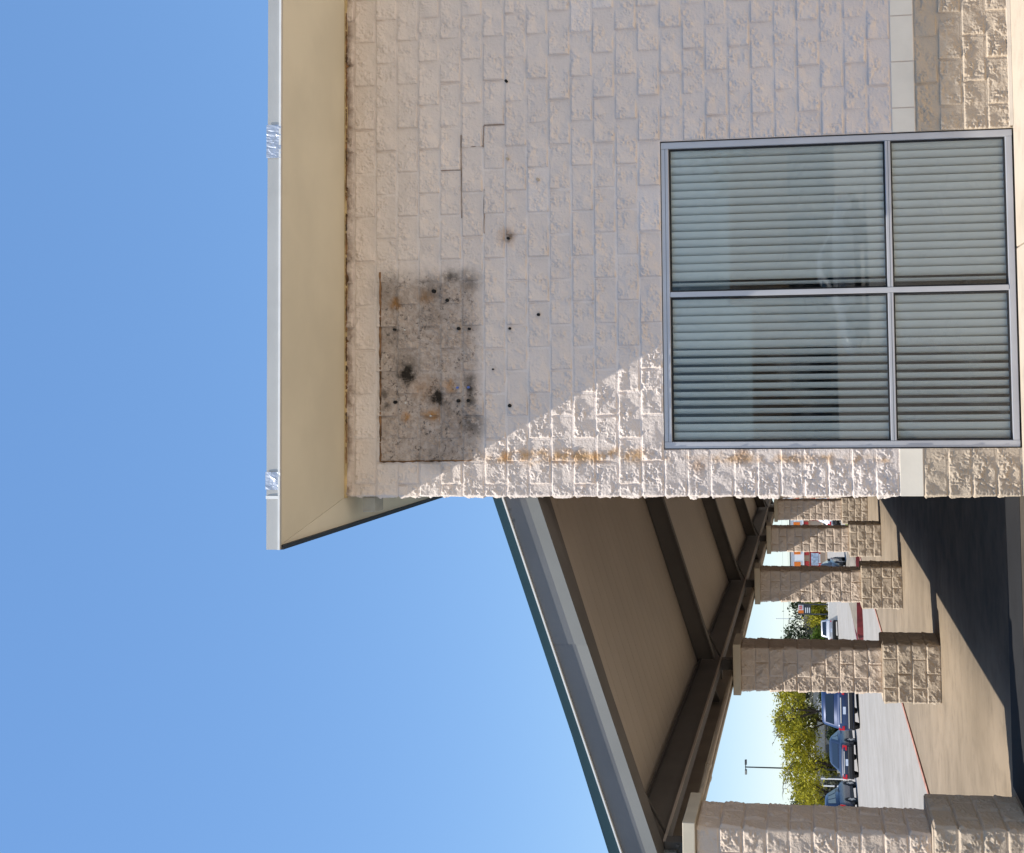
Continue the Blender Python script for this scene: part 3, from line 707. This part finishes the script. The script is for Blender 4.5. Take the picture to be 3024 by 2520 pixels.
# ------------------------------------------------------------------ trees
def leaf_mat(name, a, b):
    n = N(name); ri = n.n('ShaderNodeNewGeometry').outputs['Random Per Island']
    c = n.mix(ri, a, b); d = n.n('ShaderNodeBsdfTranslucent'); n.L(c, d.inputs[0])
    n.done(c, .7, 0, None, .2); ms = n.n('ShaderNodeMixShader'); ms.inputs[0].default_value = .3
    n.L(n.b.outputs[0], ms.inputs[1]); n.L(d.outputs[0], ms.inputs[2]); n.L(ms.outputs[0], n.o.inputs[0]); return n.m
M_BARK = plain('dark_bark', (.045, .036, .028), .95, 0, .3, 8); M_TWIG = plain('grey_twig', (.14, .125, .10), .95)
L_YEL = leaf_mat('young_yellow_leaves', (.42, .37, .03), (.25, .24, .02)); L_OLV = leaf_mat('olive_leaves', (.17, .165, .025), (.08, .085, .015))
L_DRK = leaf_mat('dark_oak_leaves', (.028, .045, .016), (.05, .065, .025)); L_GRN = leaf_mat('bright_green_leaves', (.09, .16, .02), (.14, .19, .03)); L_GREY = leaf_mat('grey_brush', (.13, .13, .09), (.08, .085, .055))
def tree(label, loc, ht, rx, ry, z0, leafm, nleaf, size, seed, sparse=.5, name='tree', cat='tree', group='trees beyond the parking lot', trunk_r=.16, twigs=70, lean=0):
    t = thing(name, label, cat, loc, 0, group); rs = np.random.RandomState(seed); r = random.Random(seed)
    mb = MB(); tips = []
    fork = z0*.75
    mb.tube([(0,0,-.1),(r.uniform(-.1,.1)+lean*.3,0,fork*.5),(lean,r.uniform(-.1,.1),fork)], [trunk_r, trunk_r*.8, trunk_r*.7], 8)
    for k in range(5):
        a = 2*math.pi*(k+r.random()*.6)/5; e = Vector((lean+rx*.62*math.cos(a), ry*.62*math.sin(a), z0+(ht-z0)*r.uniform(.35, .8)))
        b = Vector((lean, 0, fork)); mid = b.lerp(e, .5)+Vector((0, 0, .10*(ht-z0)))
        mb.tube([b, mid, e], [trunk_r*.55, trunk_r*.35, trunk_r*.12], 6); tips += [mid, e]
    mb.build('trunk', M_BARK, t, smooth=True)
    tw = MB()
    for k in range(twigs):
        s = r.choice(tips); u = rs.normal(size=3); u /= np.linalg.norm(u); u[2] = abs(u[2])*.7+.15
        e = Vector((max(-rx*.95, min(rx*.95, s.x+u[0]*rx*.45)), s.y+u[1]*ry*.45, min(ht*1.0, s.z+u[2]*(ht-z0)*.4)))
        tw.tube([s, s.lerp(e, .5)+Vector((0, 0, .08)), e], [.035, .022, .008], 4, False); tips.append(e)
    tw.build('twigs', M_TWIG, t)
    # leaves gathered in clumps round the twig ends
    ncl = max(14, int(nleaf/55)); cl = []
    while len(cl) < ncl:
        p = rs.uniform(-1, 1, 3)
        if np.dot(p, p) > 1 or np.dot(p, p) < .12*sparse: continue
        cl.append((p[0]*rx+lean, p[1]*ry, (z0+ht)/2+p[2]*(ht-z0)/2, rs.uniform(.5, 1.2)))
    cl = np.array(cl); idx = rs.randint(0, ncl, nleaf)
    C_ = cl[idx, :3] + rs.normal(size=(nleaf, 3))*(cl[idx, 3]*.16*np.array([[rx, ry, (ht-z0)*.55]]).T).T
    d1 = rs.normal(size=(nleaf, 3)); d1 /= np.linalg.norm(d1, axis=1)[:, None]; d2 = np.cross(d1, rs.normal(size=(nleaf, 3))); d2 /= np.linalg.norm(d2, axis=1)[:, None]
    s = size*rs.uniform(.5, 1.2, nleaf)[:, None]
    V = np.stack([C_-d1*s, C_+d2*s*.45, C_+d1*s, C_-d2*s*.45], 1).reshape(-1, 3)
    m = bpy.data.meshes.new('crown'); m.from_pydata(V.tolist(), [], [(4*i, 4*i+1, 4*i+2, 4*i+3) for i in range(nleaf)]); m.materials.append(leafm)
    o = bpy.data.objects.new('crown', m); link(o, t); return t
T = lambda x: ter(x)-.03
tree('sparse yellow-green tree with forked dark trunk behind the deep blue vehicle', (-26.4,87,T(-26.4)), 5.9, 2.5, 2.4, 3.0, L_YEL, 3000, .16, 11, .9, lean=-.1)
tree('rounder yellow-green tree standing behind the lamp post', (-31.2,88,T(-31.2)), 5.3, 2.7, 2.4, 2.0, L_YEL, 4500, .16, 12, .8)
tree('olive tree filling the gap between the two yellow-green trees', (-28.9,92,T(-28.9)), 4.6, 2.0, 2.0, 2.0, L_OLV, 2600, .16, 13, .6)
tree('yellow-green tree half hidden by the nearest column', (-34.3,90,T(-34.3)), 4.4, 2.1, 2.0, 1.8, L_YEL, 2600, .13, 14, .5)
tree('dark rounded evergreen far behind the tall slate vehicle', (-52,130,T(-52)), 6.4, 4.5, 4, 1.5, L_DRK, 4500, .3, 15, .1, trunk_r=.3)
for i, (x, y, h_, rx, lf, lab) in enumerate(((-31.5,132,6.0,3.4,L_DRK,'dark oak rising behind the pylon sign'),(-37,134,5.8,3.6,L_DRK,'dark oak with bare twigs above the silver pickup'),(-26.5,136,5.4,3.2,L_DRK,'dark oak next to the third column'),
        (-25.0,120,3.3,1.7,L_YEL,'yellow-green bush in front of the pylon sign'),(-28.2,119,2.7,1.6,L_GRN,'bright green bush above the silver pickup cab'),(-23.2,124,4.4,1.2,L_GRN,'small bright green tree beside the pylon post'),(-34.5,121,3.0,2.0,L_GREY,'grey leafless brush right of the second column'),(-26.8,123,3.2,1.5,L_GREY,'grey brush between yellow and green bushes'))):
    tree(lab, (x,y,T(x)), h_, rx, rx*.8, h_*.22, lf, 4200, .22 if lf is L_DRK else .16, 30+i, .2, cat='tree' if h_ > 4 else 'bush', name='tree' if h_ > 4 else 'bush')
for i, (x, y, h_, rx, lf, lab) in enumerate(((-39.3,104,1.9,1.8,L_GREY,'grey brush at the foot of the roadside trees, right part'),(-40,104,2.5,2.2,L_GREY,'tall grey brush under the rounder tree'),(-33.2,103,1.35,1.5,L_DRK,'low dark bush behind the deep blue vehicle roof'),(-44,104,2.4,2.2,L_DRK,'dark bush behind the white posts'),(-30,105,2.2,1.6,L_DRK,'low dark bush right of the forked trunk'),(-47.5,105,2.6,2.2,L_GREY,'pale brush beside the nearest column'),(-37.6,107,2.4,1.1,L_OLV,'brownish bush by the lamp post'))):
    tree(lab, (x,y,T(x)), h_, rx, rx*.8, .3, lf, 3000, .16, 50+i, .1, cat='bush', name='bush', trunk_r=.06, twigs=30)

# ------------------------------------------------------------------ far buildings and signs
M_FARWALL = plain('grey_far_wall', (.24, .235, .21), .9); M_FARDARK = plain('dark_shopfront', (.05, .055, .055), .5); M_RWHITE = plain('white_parapet', (.78, .77, .74), .7, 0, .03)
M_ORANGE = plain('orange_panel', (.75, .19, .02), .6, 0, .05); M_RRED = plain('red_panel', (.42, .03, .025), .6, 0, .08); M_RTAN = plain('tan_render', (.58, .43, .29), .85, 0, .05)
M_POSTER = plain('pale_poster', (.6, .68, .74), .5, 0, .3, 3); M_REDSIGN = plain('bright_red_sign', (.72, .06, .02), .6, 0, .05)
def text(s, mat, parent, loc, rot, size, ext=.03, name='lettering'):
    cu = bpy.data.curves.new(name, 'FONT'); cu.body = s; cu.size = size; cu.extrude = ext; cu.align_x = 'CENTER'; cu.align_y = 'CENTER'; cu.offset = size*.02
    o = bpy.data.objects.new(name, cu); COL.objects.link(o); bpy.context.view_layer.update()
    dg = bpy.context.evaluated_depsgraph_get(); me = bpy.data.meshes.new_from_object(o.evaluated_get(dg)); bpy.data.objects.remove(o)
    me.materials.append(mat); o = bpy.data.objects.new(name, me); link(o, parent); o.location = loc; o.rotation_euler = rot; return o
lq = thing('shop_building', 'low grey shop behind the roadside trees with pale lettering on its front', 'building', (-38, 118, T(-38)), math.radians(14))
box('wall', M_FARWALL, lq, -10, 9, 0, 8, 0, 2.7); box('parapet', M_FARWALL, lq, -10.1, 9.1, -.25, -.002, 1.75, 2.9)
for i in range(6): box('shop_window', M_FARDARK, lq, -9.2+i*3.0, -6.9+i*3.0, -.06, .1, .3, 1.6)
text('LIQUOR', M_RWHITE, lq, (3.0, -.30, 2.22), (math.pi/2, 0, 0), .62)
for k, x in enumerate((-35.75, -36.4)):
    tag(box('marker_post', M_RWHITE, None, x-.055, x+.055, 97.9, 98.01, T(x), 1.3, bevel=.01), ('right', 'left')[k]+' one of two white posts standing before the brush above the navy saloon', 'post', 'white posts')
rb = thing('restaurant', 'white and tan roadside restaurant with orange squares and red window trim', 'building', (-24, 172, T(-24)-.05), math.radians(6))
box('wall', M_RTAN, rb, -9, 16, 0, 14, 0, 3.6); box('parapet', M_RWHITE, rb, -9.2, 16.2, -.5, 14, 3.6, 5.7); box('coping', M_FARDARK, rb, -9.3, 16.3, -.6, -.501, 5.7, 5.85)
for i in range(10): box('orange_square', M_ORANGE, rb, -8.6+i*2.05, -7.7+i*2.05, -.56, -.49, 4.15, 5.15)
for i in range(10): box('red_square', M_RRED, rb, -8.7+i*2.05, -7.6+i*2.05, -.45, -.05, 2.85, 3.58)
for i in range(6):
    wnd = box('window', M_RRED, rb, -8+i*3.6, -5.6+i*3.6, -.08, .05, 1.05, 2.7); box('pane', M_POSTER, wnd, -7.75+i*3.6, -5.85+i*3.6, -.12, -.081, 1.35, 2.5); box('sill_panel', M_RWHITE, wnd, -7.6+i*3.6, -6+i*3.6, -.14, -.121, 1.06, 1.3)
for i in range(8): MB().tube([(-8.2+i*2.2,-1.4,0),(-8.2+i*2.2,-1.4,1.4)], .09, 8).build('bollard', M_RRED, rb)
tw = thing('sign_tower', 'tall white sign tower with orange-red stripes far down the drive', 'building', (-13.2, 150, T(-13.2)))
box('wall', M_RWHITE, tw, -3.2, 4, 0, 4, 0, 6.0)
sg = box('sign', M_REDSIGN, tw, -3.0, 3.8, -.1, -.002, 3.6, 4.4)
for i in range(5): MB().prism([(-2.9+i*1.3,-.14,3.62),(-2.7+i*1.3,-.14,3.62),(-2.2+i*1.3,-.14,4.38),(-2.4+i*1.3,-.14,4.38)], (0,.035,0)).build('stripe', M_FARDARK, sg)
box('window', M_FARDARK, tw, -3.0, 3.8, -.08, -.002, 2.2, 3.3); box('awning', M_RRED, tw, -3.1, 3.9, -.5, -.09, 1.9, 2.15); box('door_panel', M_REDSIGN, tw, -2.9, 3.7, -.07, -.001, 1.25, 1.85); box('plinth', M_FARWALL, tw, -3.21, 4.01, -.05, -.003, 0, .5)
py = thing('pylon_sign', 'multi-tenant pylon sign with orange and white top panel before the dark oaks', 'sign', (-22.75, 110.5, T(-22.75)), math.radians(10))
for x in (-.5, .5): box('post', M_FARDARK, py, x-.07, x+.07, -.08, .08, 0, 3.86)
box('top_panel', M_RWHITE, py, -.425, .425, -.07, .07, 3.28, 3.82); box('orange_panel', M_ORANGE, py, -.425, -.12, -.085, -.071, 3.28, 3.82)
text('53', M_REDSIGN, py, (.16, -.09, 3.56), (math.pi/2, 0, 0), .42)
for k in range(3): box('tenant_panel', M_RWHITE, py, -.40, .16, -.06, .06, 2.62+k*.2, 2.72+k*.2)
box('backing', M_FARDARK, py, -.43, .43, -.04, .04, 2.5, 3.27)
fp = thing('flagpole', 'thin white pole standing above the dark oaks', 'pole', (-29.5, 138, T(-29.5))); MB().tube([(0,0,0),(0,0,7.2)], [.07, .04], 8).build('shaft', M_RWHITE, fp); MB().tube([(0,0,7.2),(0,0,7.32)], [.08, .03], 8).build('finial', M_RWHITE, fp)
lp = thing('lamp_post', 'tall dark lamp post with two flat heads above the yellow-green trees', 'lamp', (-36.6, 103, T(-36.6)))
MB().tube([(0,0,0),(0,0,.7)], .28, 12).build('footing', M_FARWALL, lp); MB().tube([(0,0,.7),(0,0,9.6)], [.09, .06], 8).build('shaft', M_BLACKTRIM, lp)
for s in (-1, 1):
    box('arm', M_BLACKTRIM, lp, min(0, s*.35), max(0, s*.35), -.03, .03, 9.5, 9.58); box('lamp_head', M_FARDARK if s > 0 else M_FARWALL, lp, min(s*.25, s*.68), max(s*.25, s*.68), -.2, .2, 9.42, 9.62, bevel=.03)
for i, (z, yy) in enumerate(((5.2,118),(4.6,118.4),(3.9,118.8))):
    wi = MB(); P = [(-37+k*2.2, yy+.2*k, z+.3*((k-7)/7)**2-.2) for k in range(15)]
    tag(wi.tube(P, .009, 5).build('overhead_wire', M_BLACKTRIM), ('highest', 'middle', 'lowest')[i]+' of three thin overhead wires crossing the pale sky', 'wire', 'overhead wires')

# ------------------------------------------------------------------ what the window mirrors
car('white car standing behind the photographer, mirrored in the window', (4.4, -25, -.045), math.radians(80), P_WHITE, 4.7, 1.86, 1.5, 'sedan', group='vehicles behind the photographer')
car('red car behind the photographer, mirrored low in the window', (-3.6, -27, -.045), math.radians(95), P_RED, 4.4, 1.8, 1.45, 'sedan', group='vehicles behind the photographer')
sb = thing('store_building', 'long low shop front behind the photographer, mirrored as a dim band in the window', 'building', (0, -62, -.045))
box('wall', M_RTAN, sb, -26, 34, -8, 0, 0, 4.4); box('parapet', M_RTAN, sb, -26.1, 34.1, .002, .35, 3.4, 5.3); box('step_parapet', M_RTAN, sb, 6, 15, .352, .7, 3.4, 6.6)
for i in range(14): box('shop_window', M_FARDARK, sb, -24+i*4.1, -21.2+i*4.1, -.05, .06, .4, 2.9)
for i, (x, h_, rx, lab) in enumerate(((-20,9.5,4,'bare tree over the mirrored shop front, leftmost'),(20,10,4.5,'tree over the mirrored shop front, right part'))):
    tree(lab, (x,-74,-.045), h_, rx, 3.5, 3, L_OLV, 1500, .25, 70+i, .8, group='trees behind the photographer', trunk_r=.25, twigs=160)
